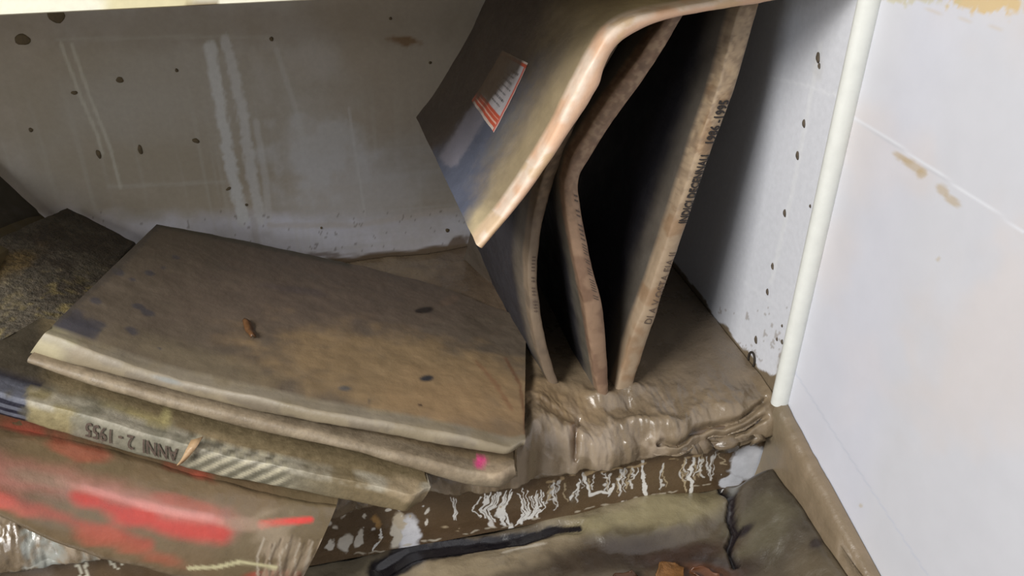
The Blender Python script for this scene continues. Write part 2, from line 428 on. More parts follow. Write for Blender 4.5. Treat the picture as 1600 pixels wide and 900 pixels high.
# ------------------------------------------------------------------ room: wall right of the cupboard, floor, skirting
ny, nz2 = 330, 330
ys = np.r_[np.linspace(-D-0.004, -0.80, 300), np.linspace(-0.82, -2.6, 30)]
zz = np.r_[np.linspace(-0.105, 0.50, 300), np.linspace(0.52, 2.3, 30)]
G = np.array([(0.004, y, z) for y in ys for z in zz])
p = Paint(G, (208, 209, 215), 0.45)
X, Y = p.X, p.Y
vis = (G[:, 1] > -0.8)&(G[:, 2] < 0.5)
p.mix(sm(p.n2, 0.4, 0.7), (214, 207, 205), k=0.6)
p.mix(sm(fbm(G, (1, 9, 1.2), 2, 401), 0.5, 0.7), (212, 214, 226), k=0.6)
def seam(pts, w_, c_, k): 
    d, t = segdist(X, Y, pts); p.mix((1-sm(d, w_*0.5, w_*1.4))*vis, c_, k=k)
seam([(1322, 178), (1400, 225), (1512, 302), (1600, 362)], 2.0, (224, 226, 232), 0.9)
seam([(1322, 182), (1400, 229), (1512, 306)], 1.2, (196, 198, 204), 0.6)
seam([(1240, 578), (1300, 672), (1377, 789), (1450, 900)], 1.3, (196, 200, 212), 0.7)
seam([(1383, -4), (1480, 24), (1596, 54)], 1.2, (206, 198, 190), 0.7)
for (cx, cy, rx, ry, an) in [(1408, 246, 13, 4, 28), (1425, 258, 16, 5, 34), (1440, 272, 6, 6, 50), (1472, 296, 10, 6, 40), (1490, 315, 12, 5, 40)]:
    d = ell(X, Y, cx, cy, rx, ry, math.radians(an))+1.1*(p.n-0.5)*2
    p.mix((1-sm(d, 0.6, 1.5))*vis, (182, 158, 112), k=0.55)
d = ell(X, Y, 1535, 0, 52, 15, math.radians(8))+1.4*(p.n3-0.5)*2
p.mix((1-sm(d, 0.7, 1.3))*vis, (214, 182, 112), k=0.75)
d = ell(X, Y, 1410, -4, 60, 9, math.radians(3))+1.2*(p.n3-0.5)*2
p.mix((1-sm(d, 0.7, 1.3))*vis, (196, 190, 150), k=0.6)
for (x_, y_) in [(1466, 405), (1345, 790), (1274, 720)]: p.mix((1-sm(ell(X, Y, x_, y_, 3, 3), .6, 1.4))*vis, (190, 176, 150), k=0.6)
wl = mesh_obj('wall_right', G, grid_faces(ny, nz2), M_tile, None, p.out()); wl['kind'] = 'structure'
m = wl.modifiers.new('thick', 'SOLIDIFY'); m.thickness = 0.03; m.offset = -1.0

# skirting along that wall, under a coat of mud
q0 = un(1225, 640, 0, 0.0); q1 = un(1365, 900, 0, 0.0)
ny = 160; V = []
ysk = np.r_[np.linspace(-D-0.006, -0.70, 120), np.linspace(-0.72, -2.5, 40)]
for y in ysk:
    h_ = -0.002+(q1[2]-q0[2])/(q1[1]-q0[1])*(max(y, -0.56)-q0[1])
    for (dx, dz) in [(0.003, h_), (-0.004, h_+0.0006), (-0.009, h_-0.004), (-0.0105, h_-0.012), (-0.011, -0.05), (-0.0125, -0.075), (-0.016, -0.098), (-0.024, -0.1085)]:
        V.append((dx, y, dz))
V = np.array(V)
V[:, 0] += (fbm(V, (1, 40, 30), 3, 4)-0.5)*0.004*(V[:, 0] < 0)
V[:, 2] += (fbm(V, (1, 60, 1), 3, 14)-0.5)*0.006*(V[:, 2] > -0.03)
p = Paint(V, (126, 110, 88), 0.42)
p.mix(sm(-V[:, 1], 0.37, 0.42)*-1+1, (116, 104, 84), k=0.8)
p.mix(sm(p.n, 0.55, 0.75), (142, 124, 102), k=0.5)
sk = mesh_obj('baseboard_right', V, grid_faces(len(ysk), 8, flip=False), M_mud, None, p.out()); sk['kind'] = 'structure'

# floor slab below everything and mud on it
fm = surf_mat('floor_screed', col=(104, 94, 78), rough=0.6, var=0.2, vscale=20, bump=0.3, attr=False)
fl = box('floor', (-1.6, -2.6, -0.16), (0.034, 0.03, -0.135), fm); fl['kind'] = 'structure'

nx, ny = 420, 300
xs = np.linspace(-1.1, -0.012, nx); ys = np.linspace(-D-0.002, -0.80, ny)
G0 = np.array([(x, y, -0.105) for x in xs for y in ys])
X, Y = pr(G0)
H = np.full(len(G0), 0.0)
H += (fbm(G0, (14, 14, 1), 4, 41)-0.5)*0.012 + (fbm(G0, (60, 60, 1), 3, 43)-0.5)*0.003
# crevice under the plinth, slab edges
crev = [(596, 892), (640, 868), (700, 856), (760, 846), (820, 838), (870, 826), (905, 830)]
d, t = segdist(X, Y, crev)
H -= 0.005*(1-sm(d, 5, 14))
cw = (22-17*t)
cr = 1-sm(d/cw+0.9*(fbm(G0, 90, 3, 5)-0.5), 0.75, 1.1)
d2, t2 = segdist(X, Y, [(1128, 768), (1142, 790), (1140, 812), (1148, 834), (1140, 856), (1150, 880)])
cr2 = 1-sm(d2/6.5+1.0*(fbm(G0, 120, 3, 6)-0.5), 0.6, 1.2)
H -= 0.008*cr2
H += 0.040*sm(G0[:, 0], -0.075, -0.014)*sm(-G0[:, 1], D+0.004, D+0.03)
dd = ell(X, Y, 780, 905, 190, 50, math.radians(-8)); H += 0.004*(1-sm(dd, 0.6, 1.1))*(1-cr)
dd = ell(X, Y, 1010, 815, 130, 40, math.radians(-10)); H += 0.009*(1-sm(dd, 0.6, 1.15))
G = G0.copy(); G[:, 2] += H
p = Paint(G0, (92, 82, 66), 0.34)
p.V = G
p.mix(sm(fbm(G0, (16, 16, 1), 3, 51), .4, .65), (86, 76, 62), k=0.7)
p.blob(1010, 806, 125, 36, (138, 128, 98), ang=-10, soft=0.25, rag=0.35)
p.blob(760, 880, 150, 26, (138, 124, 100), ang=-9, soft=0.35, rag=0.3)
p.blob(540, 885, 60, 30, (122, 112, 92), soft=0.3, rag=0.3)
p.blob(930, 800, 70, 16, (142, 130, 104), ang=-10, soft=0.4, rag=0.4)
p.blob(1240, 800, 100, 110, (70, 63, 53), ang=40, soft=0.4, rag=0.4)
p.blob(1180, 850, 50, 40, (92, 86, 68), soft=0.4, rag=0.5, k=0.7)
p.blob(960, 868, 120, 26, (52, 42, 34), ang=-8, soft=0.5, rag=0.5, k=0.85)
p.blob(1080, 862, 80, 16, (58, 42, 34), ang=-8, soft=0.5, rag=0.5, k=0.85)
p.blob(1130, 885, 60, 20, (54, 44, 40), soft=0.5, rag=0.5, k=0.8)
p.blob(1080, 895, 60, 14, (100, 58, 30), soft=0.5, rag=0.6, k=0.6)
p.mix(cr, (22, 20, 24), 0.3); p.mix(cr2, (32, 26, 28), 0.3)
p.blob(1160, 840, 14, 6, (36, 30, 32), rag=0.6)
p.blob(1186, 766, 30, 9, (150, 154, 150), ang=-8, soft=0.5, rag=0.6, k=0.6)
p.blob(1148, 776, 10, 9, (150, 150, 142), rag=0.5, k=0.7)
p.stroke([(785, 866), (815, 856), (850, 851)], 2.5, (190, 180, 162), soft=0.5, rag=0.3, rough=0.15, k=0.8)
for (x_, y_, r_) in [(1222, 752, 4), (1265, 860, 12), (1282, 860, 6), (1262, 895, 10)]: p.blob(x_, y_, r_, r_*0.6, (52, 44, 40), rag=0.4)
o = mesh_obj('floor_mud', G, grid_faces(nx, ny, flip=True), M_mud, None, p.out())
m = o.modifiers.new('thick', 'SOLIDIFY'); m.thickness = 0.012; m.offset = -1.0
tag(o, 'wet brown mud with black cracks covering the floor below the plinth', 'mud', kind='stuff')

# ------------------------------------------------------------------ mud lying in the cupboard
nx = 860
xs = np.r_[np.linspace(-1.14, -0.86, 40)[:-1], np.linspace(-0.86, -0.001, nx-39)]
prof = []      # (y, z) from the back wall to the lip hanging over the board edge
for y in np.linspace(-0.001, -0.30, 110): prof.append((y, 0.0))
for y in np.linspace(-0.302, -0.352, 34): prof.append((y, -0.004*sm(np.array([-y]), .30, .352)[0]))
for t in np.linspace(0, 1, 34)[1:]:
    a = t*math.pi/2
    prof.append((-0.352-0.024*math.sin(a*1.0), -0.004-0.027*(1-math.cos(a))**0.9-0.002*t))
prof += [(-0.374, -0.0345), (-0.366, -0.0355), (-0.3595, -0.034)]
prof = np.array(prof); npf = len(prof)
G0 = np.array([(x, y, z) for x in xs for (y, z) in prof])
X, Y = pr(G0)
G = G0.copy()
frontw = sm(-G0[:, 1], 0.30, 0.36)*(G0[:, 2] > -0.0335)
calm = 1-0.75*sm(G0[:, 0], -0.16, -0.10)*(1-frontw)
amp = (0.0025+0.006*sm(-G0[:, 1], 0.24, 0.34))*calm
G[:, 2] += (fbm(G0, (18, 18, 18), 3, 71)-0.5)*2*amp
G[:, 2] += (fbm(G0, (70, 50, 60), 3, 73)-0.5)*2*amp*0.5
G[:, 1] -= frontw*((fbm(G0, (26, 6, 10), 3, 75)-0.55)*0.022+(fbm(G0, (90, 10, 30), 3, 79)-0.5)*0.010*(1-0.85*sm(X, 1040, 1090)))
G[:, 2] += (fbm(G0+0.01*fbm(G0, 40, 2, 5)[:, None], (170, 60, 90), 3, 87)-0.5)*0.0055*sm(-G0[:, 1], 0.29, 0.33)*(1-0.8*sm(X, 1050, 1090))*(G0[:, 2] > -0.0335)
# ridges of pushed-up mud in front of the standing books
for (cx, cy, rx, ry, h_) in [(870, 606, 26, 8, .006), (945, 622, 40, 10, .008), (985, 608, 24, 7, .006), (760, 395, 40, 12, .008), (840, 590, 16, 90, .004), (880, 690, 60, 24, .006), (1010, 660, 80, 14, .006)]:
    dd = ell(X, Y, cx, cy, rx, ry); G[:, 2] += h_*np.exp(-dd**2)
# folds near the right-hand end
for pts, dep in (([(1030, 690), (1100, 678), (1160, 650), (1200, 626)], .009), ([(1115, 690), (1150, 672), (1198, 650)], .009), ([(905, 655), (902, 690), (900, 720)], .004)):
    dd, t = segdist(X, Y, pts); G[:, 2] -= dep*np.exp(-(dd/4.0)**2); G[:, 1] += dep*0.7*np.exp(-(dd/4.0)**2)*frontw
# bank of mud against the right end of the flat pile
dd, t = segdist(G0[:, 0], G0[:, 1], [(-0.262, -0.40), (-0.238, -0.33), (-0.208, -0.22)])
G[:, 2] += 0.034*(1-t)**1.2*np.exp(-(dd/0.026)**2)*sm(-G0[:, 1], 0.2, 0.3)*(G0[:, 2] > -0.03)
# climbing the side panel a little at the front corner
G[:, 2] += 0.006*sm(G0[:, 0], -0.012, 0)*sm(-G0[:, 1], 0.30, 0.345)*(1-sm(-G0[:, 1], 0.353, 0.37))
p = Paint(G0, MUD, 0.32); p.V = G
p.mix(sm(fbm(G0, (14, 14, 14), 3, 91), .38, .66), (104, 90, 72), k=0.6)
p.blob(760, 470, 110, 110, (84, 70, 58), soft=0.6, rag=0.4, k=0.75)
p.blob(860, 640, 60, 30, (140, 118, 88), soft=0.6, rag=0.5, k=0.7)
p.blob(1090, 520, 110, 90, (106, 94, 80), soft=0.6, rag=0.4, k=0.7)
wr = sm(fbm(G0, (60, 30, 60), 3, 93), .50, .62)*frontw*(1-sm(X, 1060, 1120))
p.mix(wr, (160, 144, 124), 0.12, k=0.7)  # paler tint painted as wet highlights on the mound, also glossier
p.mix(sm(Y, plt(X)-10, plt(X)-2)*(Y < plt(X)+8), (100, 84, 62), k=0.5)
p.blob(898, 690, 6, 32, (100, 76, 52), rag=0.5, k=0.8)
p.mix((X < 300)*sm(Y, 800, 830)*sm(p.n, 0.45, 0.6), (150, 154, 148), 0.25, k=0.8)
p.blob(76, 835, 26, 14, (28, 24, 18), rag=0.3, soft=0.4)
o = mesh_obj('mud_deposit', G, grid_faces(nx, npf), M_mud, None, p.out())
m = o.modifiers.new('thick', 'SOLIDIFY'); m.thickness = 0.008; m.offset = 1.0
tag(o, 'glossy brown mud filling the cupboard bottom and sagging over its front', 'mud', kind='stuff')
MUDOBJ = o

# ------------------------------------------------------------------ books
def resample(P, n):
    P = np.asarray(P, float)
    d = np.r_[0, np.cumsum(np.linalg.norm(P[1:]-P[:-1], axis=1))]; d /= d[-1]
    return d
def crom(K, kd, t):
    """smooth interpolation (monotone-ish Catmull-Rom) of K at kd, evaluated at t"""
    K = np.asarray(K, float); n = len(K)
    if n == 2: return K[0]+(K[1]-K[0])*t[:, None]
    m = np.zeros_like(K)
    for i in range(n):
        a = max(i-1, 0); b = min(i+1, n-1); m[i] = (K[b]-K[a])/(kd[b]-kd[a])
    out = np.zeros((len(t), K.shape[1]))
    for j, x in enumerate(t):
        i = min(max(np.searchsorted(kd, x)-1, 0), n-2); h = kd[i+1]-kd[i]; s = (x-kd[i])/h
        out[j] = (2*s**3-3*s**2+1)*K[i]+(s**3-2*s**2+s)*h*m[i]+(-2*s**3+3*s**2)*K[i+1]+(s**3-s**2)*h*m[i+1]
    return out

class Book:
    """bound volume: rails A and B are the two long edges of the spine (3-D), dep the
    vectors from spine to fore edge; cover, page block and whatever is added later."""
    def __init__(s, A, B, dep, label, cat='book', name='bound_volume', group=None, ns=110, na=40, board=0.0022,
                 bulge=0.22, page_in=0.004, disp=0.0012, dseed=0, curl=None, basemat=M_mudc, pagemat=M_page,
                 paint=None, splay=0.0, base=None, nring=12):
        A = np.asarray(A, float); B = np.asarray(B, float); dep = np.asarray(dep, float)
        if dep.ndim == 1: dep = np.tile(dep, (len(A), 1))
        kd = resample((A+B)/2, 0); t = np.linspace(0, 1, ns)
        s.t = t; s.A = crom(A, kd, t); s.B = crom(B, kd, t); s.Dp = crom(dep, kd, t)
        s.ns = ns; s.curl = curl; s.splay = splay; s.bulge = bulge; s.board = board
        s.root = thing(name, label, cat, base if base is not None else (s.A[0]+s.B[0])/2, group)
        th = np.linalg.norm(s.B-s.A, axis=1).mean(); s.th = th
        W = np.linalg.norm(s.Dp, axis=1).mean(); s.W = W
        c = min(board/th, 0.3); g = min(0.012/W, 0.1)
        aa = np.linspace(1, g*2.2, na)
        outer = [(a, 0.0) for a in aa]
        outer += [(g*1.5, 0.04), (g*1.0, 0.07), (g*0.6, 0.03)]
        for k in range(nring+1):
            an = math.pi*k/nring
            outer.append((-bulge*th/W*math.sin(an)+0.0, 0.5-0.5*math.cos(an)))
        outer += [(g*0.6, 0.97), (g*1.0, 0.93), (g*1.5, 0.96)]
        outer += [(a, 1.0) for a in aa[::-1]]
        inner = [(a, 1.0-c) for a in aa]+[(g*0.6, 1-c), (0.6*c*th/W, 1-c), (0.6*c*th/W, c), (g*0.6, c)]+[(a, c) for a in aa[::-1]]
        poly = outer+inner; s.no = len(outer); s.na = na
        V = np.concatenate([s.pt(np.full(ns, a), np.full(ns, b))[:, None, :] for a, b in poly], axis=1)  # ns x np x 3
        npz = len(poly); V = V.reshape(-1, 3)
        nb = (fbm(V, 28, 3, dseed+200)-0.5)*2*disp+(fbm(V, 90, 3, dseed+210)-0.5)*disp
        V = V + np.repeat(s.nrm(), npz, axis=0)*nb[:, None]
        i = np.arange(ns-1)[:, None]; j = np.arange(npz)[None, :]
        F = np.stack([i*npz+j, i*npz+(j+1) % npz, (i+1)*npz+(j+1) % npz, (i+1)*npz+j], -1).reshape(-1, 4)
        caps = []
        no = s.no; ni = len(inner)
        for r, fl_ in ((0, False), (ns-1, True)):      # close the U section with quads
            ladder_o = list(range(no)); ladder_i = list(range(npz-1, no-1, -1))
            k = 0; m_ = 0
            oi = np.linspace(0, ni-1, no).astype(int)
            for a_ in range(no-1):
                q = [r*npz+ladder_o[a_], r*npz+ladder_o[a_+1]]
                b0, b1 = oi[a_+1], oi[a_]
                q2 = [r*npz+ladder_i[b_] for b_ in ([b0] if b0 == b1 else range(b0, b1-1, -1))]
                f_ = q+q2
                caps.append(f_ if fl_ else f_[::-1])
        P = Paint(V, MUD, 0.5)
        P.u = np.repeat(t, npz); P.a = np.tile([q_[0] for q_ in poly], ns); P.b = np.tile([q_[1] for q_ in poly], ns)
        P.spine = np.tile([1.0 if (k_ >= na+1 and k_ < no-na-1) else 0.0 for k_ in range(npz)], ns)
        if paint: paint(P)
        s.cover = mesh_obj('cover', V, [list(f) for f in F]+caps, basemat, s.root, P.out(), edge=50)
        # page block
        q = page_in/W
        ia = np.linspace(0.7*c*th/W+0.002/W, 1-q, 14)
        sec = [(a, c+0.02) for a in ia]+[(1-q, b) for b in np.linspace(c+0.02, 1-c-0.02, 7)[1:-1]]+[(a, 1-c-0.02) for a in ia[::-1]]+[(ia[0], b) for b in np.linspace(1-c-0.02, c+0.02, 7)[1:-1]]
        k0 = 1; tt = np.arange(k0, ns-k0); L_ = len(sec)
        Vp = np.concatenate([s.pt(np.full(ns, a), np.full(ns, b))[:, None, :] for a, b in sec], axis=1)[k0:ns-k0]
        # pull both ends in slightly
        n2_ = len(tt); Vp = Vp.reshape(-1, 3)
        i = np.arange(n2_-1)[:, None]; j = np.arange(L_)[None, :]
        Fp = [list(f) for f in np.stack([i*L_+j, i*L_+(j+1) % L_, (i+1)*L_+(j+1) % L_, (i+1)*L_+j], -1).reshape(-1, 4)]
        for r, fl_ in ((0, False), (n2_-1, True)):
            m1 = list(range(14)); m2 = [L_-6-k for k in range(14)]
            m2 = [14+5+13-k for k in range(14)]
            for k in range(13):
                f_ = [r*L_+m1[k], r*L_+m1[k+1], r*L_+m2[k+1], r*L_+m2[k]]; Fp.append(f_ if fl_ else f_[::-1])
            fore = [13]+list(range(14, 19))+[19]; Fp.append([r*L_+k for k in (fore if fl_ else fore[::-1])])
            sp_ = [32]+list(range(33, 38))+[0]; Fp.append([r*L_+k for k in (sp_ if fl_ else sp_[::-1])])
        s.pages = mesh_obj('page_block', Vp, Fp, pagemat, s.root, edge=50)
    def nrm(s):
        N = s.A-s.B; return N/np.linalg.norm(N, axis=1)[:, None]
    def pt(s, a, b, idx=None):
        A, B, Dp = (s.A, s.B, s.Dp) if idx is None else (s.A[idx], s.B[idx], s.Dp[idx])
        if idx is None: t = s.t
        else: t = s.t[idx]
        P = A+(B-A)*b[:, None]+Dp*a[:, None]
        if s.curl is not None: P = P+s.curl(t, a, b)
        return P
    def at(s, t, a, b, off=0.0):
        """surface point at fractions t (length), a (depth), b (0 = side A, 1 = side B)"""
        t = np.clip(np.asarray(t, float), 0, 1); f = t*(s.ns-1); i = np.minimum(f.astype(int), s.ns-2); r = (f-i)[:, None]
        a = np.asarray(a, float); b = np.asarray(b, float)
        P = s.pt(a, b, i)*(1-r)+s.pt(a, b, i+1)*r
        N = s.nrm(); n_ = N[i]*(1-r)+N[i+1]*r
        return P, n_
    def spine_text(s, txt, t0, t1, mat, frac=0.6, cen=0.5, flip=False, reverse=False, name='spine_lettering', bold=0.0):
        cu = bpy.data.curves.new('t', 'FONT'); cu.body = txt; cu.size = 1; cu.offset = bold; cu.resolution_u = 2
        to = bpy.data.objects.new('t', cu); sc.collection.objects.link(to)
        me = bpy.data.meshes.new_from_object(to.evaluated_get(bpy.context.evaluated_depsgraph_get()))
        bpy.data.objects.remove(to)
        import bmesh
        bm = bmesh.new(); bm.from_mesh(me)
        bmesh.ops.triangulate(bm, faces=bm.faces)
        for _ in range(2):
            long_ = [e for e in bm.edges if e.calc_length() > 0.35]
            if long_: bmesh.ops.subdivide_edges(bm, edges=long_, cuts=1)
        bmesh.ops.triangulate(bm, faces=bm.faces)
        V = np.array([v.co[:] for v in bm.verts]); F = [[v.index for v in f.verts] for f in bm.faces]; bm.free()
        bpy.data.meshes.remove(me)
        lo, hi = V.min(0), V.max(0)
        u = (V[:, 0]-lo[0])/(hi[0]-lo[0]); v = V[:, 1]/0.72
        t = t0+(t1-t0)*u
        b = cen+(0.5-v)*frac if not flip else cen-(0.5-v)*frac
        an = np.arccos(np.clip(1-2*b, -1, 1))
        a = -s.bulge*s.th/s.W*np.sin(an)
        P, n_ = s.at(t, a, b)
        dd = -s.Dp[np.clip((t*(s.ns-1)).astype(int), 0, s.ns-1)]; dd /= np.linalg.norm(dd, axis=1)[:, None]
        P = P+dd*0.0012
        return mesh_obj(name, P, F, mat, s.cover, smooth=False)

def yr(pts, y):
    """image points -> world points in the plane y (one value or one per point)"""
    ys_ = [y]*len(pts) if np.isscalar(y) else y
    return np.array([un(a, b, 1, c) for (a, b), c in zip(pts, ys_)])

def root_in(A, B, d=0.016):
    """carry both rails on into the mud the book stands in"""
    v = (A[0]+B[0]-A[1]-B[1]); v /= np.linalg.norm(v)
    return np.vstack([A[0]+v*d, A]), np.vstack([B[0]+v*d, B])

# ---- colour schemes of the books
def paint_tall(base, spinec, stain, side=(96, 86, 74)):
    def f(P):
        P.mix(np.ones(len(P.V)), side)
        P.mix(sm(P.n2, .4, .65), base, k=0.6)
        P.mix(sm(P.a+0.06*(P.n-0.5), 0.10, 0.22), (44, 42, 46), 0.6)  # dark blue cloth, darkened with depth for the shade between the books
        P.mix(P.spine, spinec, 0.6)
        P.mix(P.spine*sm(P.n, .5, .66), stain, k=0.6)
        nn = fbm(P.V, 300, 3, 55)
        P.mix(P.spine*sm(nn, .5, .62)*sm(P.u, .35, .6), (104, 86, 68), k=0.4)
        P.mix(P.spine*(1-sm(nn, .36, .48))*sm(P.u, .5, .7), (186, 164, 132), k=0.35)
    return f

# volume buried behind, its flat side showing as a dark brown board
b0A = np.array([un(829, 500, 2, -0.01), un(818, 420, 1, -0.215), un(806, 340, 1, -0.215), un(809, 300, 1, -0.215)])
b0B = b0A + np.array([0.0085, 0.0, 0.0])
b0d = np.tile(np.array([-0.045, 0.185, 0.0]), (4, 1))
for k_, q_ in enumerate([(724, 404), (729, 390), (733, 372), (737, 350)]):
    b0d[k_] = un(q_[0], q_[1], 1, -0.030)-b0A[k_]
def f(P):
    P.mix(np.ones(len(P.V)), (80, 72, 62), 0.6); P.mix(sm(P.n2, .4, .7), (94, 80, 66), k=0.5)
    P.mix(P.spine, (128, 108, 90))
Book(b0A, b0B, b0d, 'mud-brown board of a volume standing farthest left, behind the drooping one', ns=80, na=24, paint=f, board=0.002, base=b0A[0])

# second volume from the left, thin, bowed
L2 = [(858, 602), (843, 560), (830, 500), (824, 430), (829, 360), (843, 290), (868, 220), (905, 140), (945, 75)]
R2 = [(872, 600), (857, 548), (845, 495), (838, 430), (845, 360), (862, 290), (890, 215), (925, 140), (965, 70)]
y2 = [-.296, -.295, -.293, -.290, -.288, -.285, -.283, -.281, -.280]
A, B = root_in(yr(L2, y2), yr(R2, y2))
bk2 = Book(A, B, (-0.012, 0.235, 0.0), 'thin bowed volume standing second from left, grey spine curving out of the mud', ns=120, na=30,
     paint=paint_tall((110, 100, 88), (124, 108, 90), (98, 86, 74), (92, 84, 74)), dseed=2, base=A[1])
bk2.spine_text('IIII III II IIIII', 0.30, 0.46, M_inkf, frac=0.4, name='faded_lettering')

# third volume, sharply kinked
L3 = [(934, 618), (925, 560), (912, 480), (896, 400), (884, 330), (881, 290), (886, 268), (892, 247), (901, 231), (930, 185), (985, 105), (1045, 20), (1062, -5)]
R3 = [(950, 618), (948, 560), (942, 490), (926, 420), (910, 345), (903, 300), (904, 280), (910, 264), (920, 248), (950, 200), (1003, 125), (1066, 25), (1084, -5)]
y3 = [-.318, -.317, -.315, -.313, -.310, -.308, -.3065, -.305, -.304, -.30, -.296, -.292, -.290]
A, B = root_in(yr(L3, y3), yr(R3, y3))
bk3 = Book(A, B, (0.0, 0.235, 0.0), 'standing volume with its spine sharply kinked at mid-height, tan and muddy', ns=260, na=24,
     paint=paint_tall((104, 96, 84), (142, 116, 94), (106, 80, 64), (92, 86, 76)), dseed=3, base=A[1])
bk3.spine_text('II IIIII III II IIII', 0.32, 0.46, M_inkf, frac=0.3, cen=0.72, name='worn_lettering')
bk3.spine_text('IIII II II', 0.47, 0.57, M_inkf, frac=0.3, cen=0.72, name='worn_lettering')

# fourth volume with readable lettering
L4 = [(965, 598), (990, 515), (1014, 455), (1046, 360), (1082, 250), (1118, 140), (1142, 50), (1160, -10)]
R4 = [(987, 603), (1014, 518), (1036, 455), (1068, 360), (1105, 250), (1145, 140), (1172, 50), (1190, -10)]
y4 = [-.312, -.309, -.306, -.302, -.298, -.294, -.291, -.29]
A, B = root_in(yr(L4, y4), yr(R4, y4))
bk4 = Book(A, B, (-0.018, 0.235, 0.0), 'straight volume leaning right, its cream spine lettered INDICI DECENNALI 1986 1995', ns=260, na=24,
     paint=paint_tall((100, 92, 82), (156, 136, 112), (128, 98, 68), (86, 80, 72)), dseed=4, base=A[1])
bk4.spine_text('INDICI DECENNALI', 0.490, 0.655, M_ink, frac=0.60, cen=0.54, bold=0.032)
bk4.spine_text('1986 -1995', 0.682, 0.780, M_ink, frac=0.60, cen=0.54, bold=0.032)
bk4.spine_text('DI A V.OSTA EIA II', 0.225, 0.415, M_inkf, frac=0.52, cen=0.55, name='faded_lettering')

# drooping volume hanging over the tops of the others
L1 = [(744, 381), (787, 329), (853, 227), (902, 135), (925, 92), (950, 52), (990, 26), (1062, 11), (1180, -14), (1250, -26)]
R1 = [(754, 386), (812, 316), (878, 222), (934, 136), (944, 104), (962, 72), (1003, 44), (1070, 24), (1190, 4), (1256, -8)]
y1 = [-.345, -.345, -.343, -.340, -.338, -.336, -.334, -.332, -.330, -.330]
A = yr(L1, y1); B = yr(R1, y1)
d1 = un(650, 183, 2, A[0][2]+0.004)-A[0]
def f(P):
    P.mix(np.ones(len(P.V)), (72, 62, 54), 0.5)
    side = (P.b < 0.3)
    P.mix(sm(P.n2, .4, .7), (84, 72, 60), k=0.5)
    # bluish cloth, wiped lower end
    P.mix(sm(P.Y+0.9*(P.X-700)+30*(P.n-.5), 200, 245)*side, (80, 86, 102), k=0.9)
    P.stroke([(704, 245), (722, 215), (748, 178), (770, 150)], 15, (126, 122, 130), soft=0.3, rag=0.3, k=0.75)
    P.blob(790, 205, 13, 45, (92, 96, 100), ang=32, k=0.5)
    # yellowish mud along the spine
    d, t_ = segdist(P.X, P.Y, [(744, 381), (787, 329), (853, 227), (902, 135), (933, 84), (960, 40), (1000, 22), (1180, -14)])
    ww = 34+22*sm(t_, 0.45, .75)
    P.mix((1-sm(d+30*(P.n-0.5), ww*0.6, ww*1.55))*side, (180, 164, 130), k=0.95)
    P.stroke([(800, 300), (850, 190), (885, 110), (905, 40), (935, -10)], 48, (122, 108, 84), soft=0.7, rag=0.3, k=0.8)
    P.mix(P.spine, (208, 170, 140), 0.5)
    P.mix(P.spine*(1-sm(P.b, 0.15, 0.6))*sm(P.n, .3, .62), (222, 212, 198), 0.45, k=0.7)
    P.mix(P.spine*sm(P.n, .56, .68), (196, 166, 126), k=0.7)
bk1 = Book(A, B, d1, 'slumped volume drooping over the standing books, red-bordered label on its dark cover', ns=170, na=70, paint=f, dseed=1, bulge=0.3, board=0.002,
           disp=0.0011, base=A[0])
# label on the cover, found on the book's own surface
tt = np.linspace(0.02, 0.75, 300); aa = np.linspace(0.0, 1.0, 300)
TT, AA = np.meshgrid(tt, aa, indexing='ij'); P_, n_ = bk1.at(TT.ravel(), AA.ravel(), np.zeros(TT.size)); PX, PY = pr(P_)
def inv(px, py):
    k = np.argmin((PX-px)**2+(PY-py)**2); return TT.ravel()[k], AA.ravel()[k]
c00 = inv(772, 207); c01 = inv(737, 157); c11 = inv(786, 78); c10 = inv(826, 98)
nu, nv = 90, 70; Vl = []
for i in range(nu):
    for j in range(nv):
        u, v = i/(nu-1), j/(nv-1)
        q = [(c00[k]*(1-v)+c01[k]*v)*(1-u)+(c10[k]*(1-v)+c11[k]*v)*u for k in (0, 1)]
        Vl.append(q)
Vl = np.array(Vl); P_, n_ = bk1.at(Vl[:, 0], Vl[:, 1], np.zeros(len(Vl)))
nb = (fbm(P_, 28, 3, 201)-0.5)*2*0.0011+(fbm(P_, 90, 3, 211)-0.5)*0.0011
P_ = P_+n_*(nb[:, None]+0.0006)
LP = Paint(P_, (200, 194, 196), 0.45)
U = np.repeat(np.linspace(0, 1, nu), nv); Vv = np.tile(np.linspace(0, 1, nv), nu)
RED = (206, 92, 66)
LP.mix((U < 0.21)*1.0, RED)
LP.mix(((U > 0.085)&(U < 0.105))*1.0, (236, 190, 170)); LP.mix(((U > 0.15)&(U < 0.165))*1.0, (232, 170, 150))
LP.mix((U < 0.04)*1.0, (214, 196, 184))
LP.mix((Vv < 0.07)*1.0, (214, 110, 96)); LP.mix((Vv < 0.025)*1.0, (216, 190, 180)); LP.mix((Vv > 0.93)*1.0, RED)
LP.mix((U > 0.93)*1.0, RED); LP.mix((U > 0.97)*1.0, (214, 196, 184))
for (u_, v0, v1, w2) in [(0.30, .2, .8, .012), (0.38, .16, .62, .018), (0.47, .2, .8, .012), (0.56, .14, .7, .012), (0.64, .2, .55, .012), (0.72, .2, .6, .012), (0.80, .14, .4, .014)]:
    LP.mix(((abs(U-u_) < w2)&(Vv > v0)&(Vv < v1)&(np.sin(Vv*160+u_*50) > -0.45))*1.0, (60, 60, 62), k=0.85)
wipe = sm(U+0.75*Vv+0.9*(LP.n-0.5), 0.50, 1.0)*sm(Vv, 0.10, 0.25)
LP.mix(wipe, (84, 72, 60), k=0.93)
LP.mix(sm(Vv, .35, .7)*sm(U, .12, .3)*0.8, (96, 80, 64))
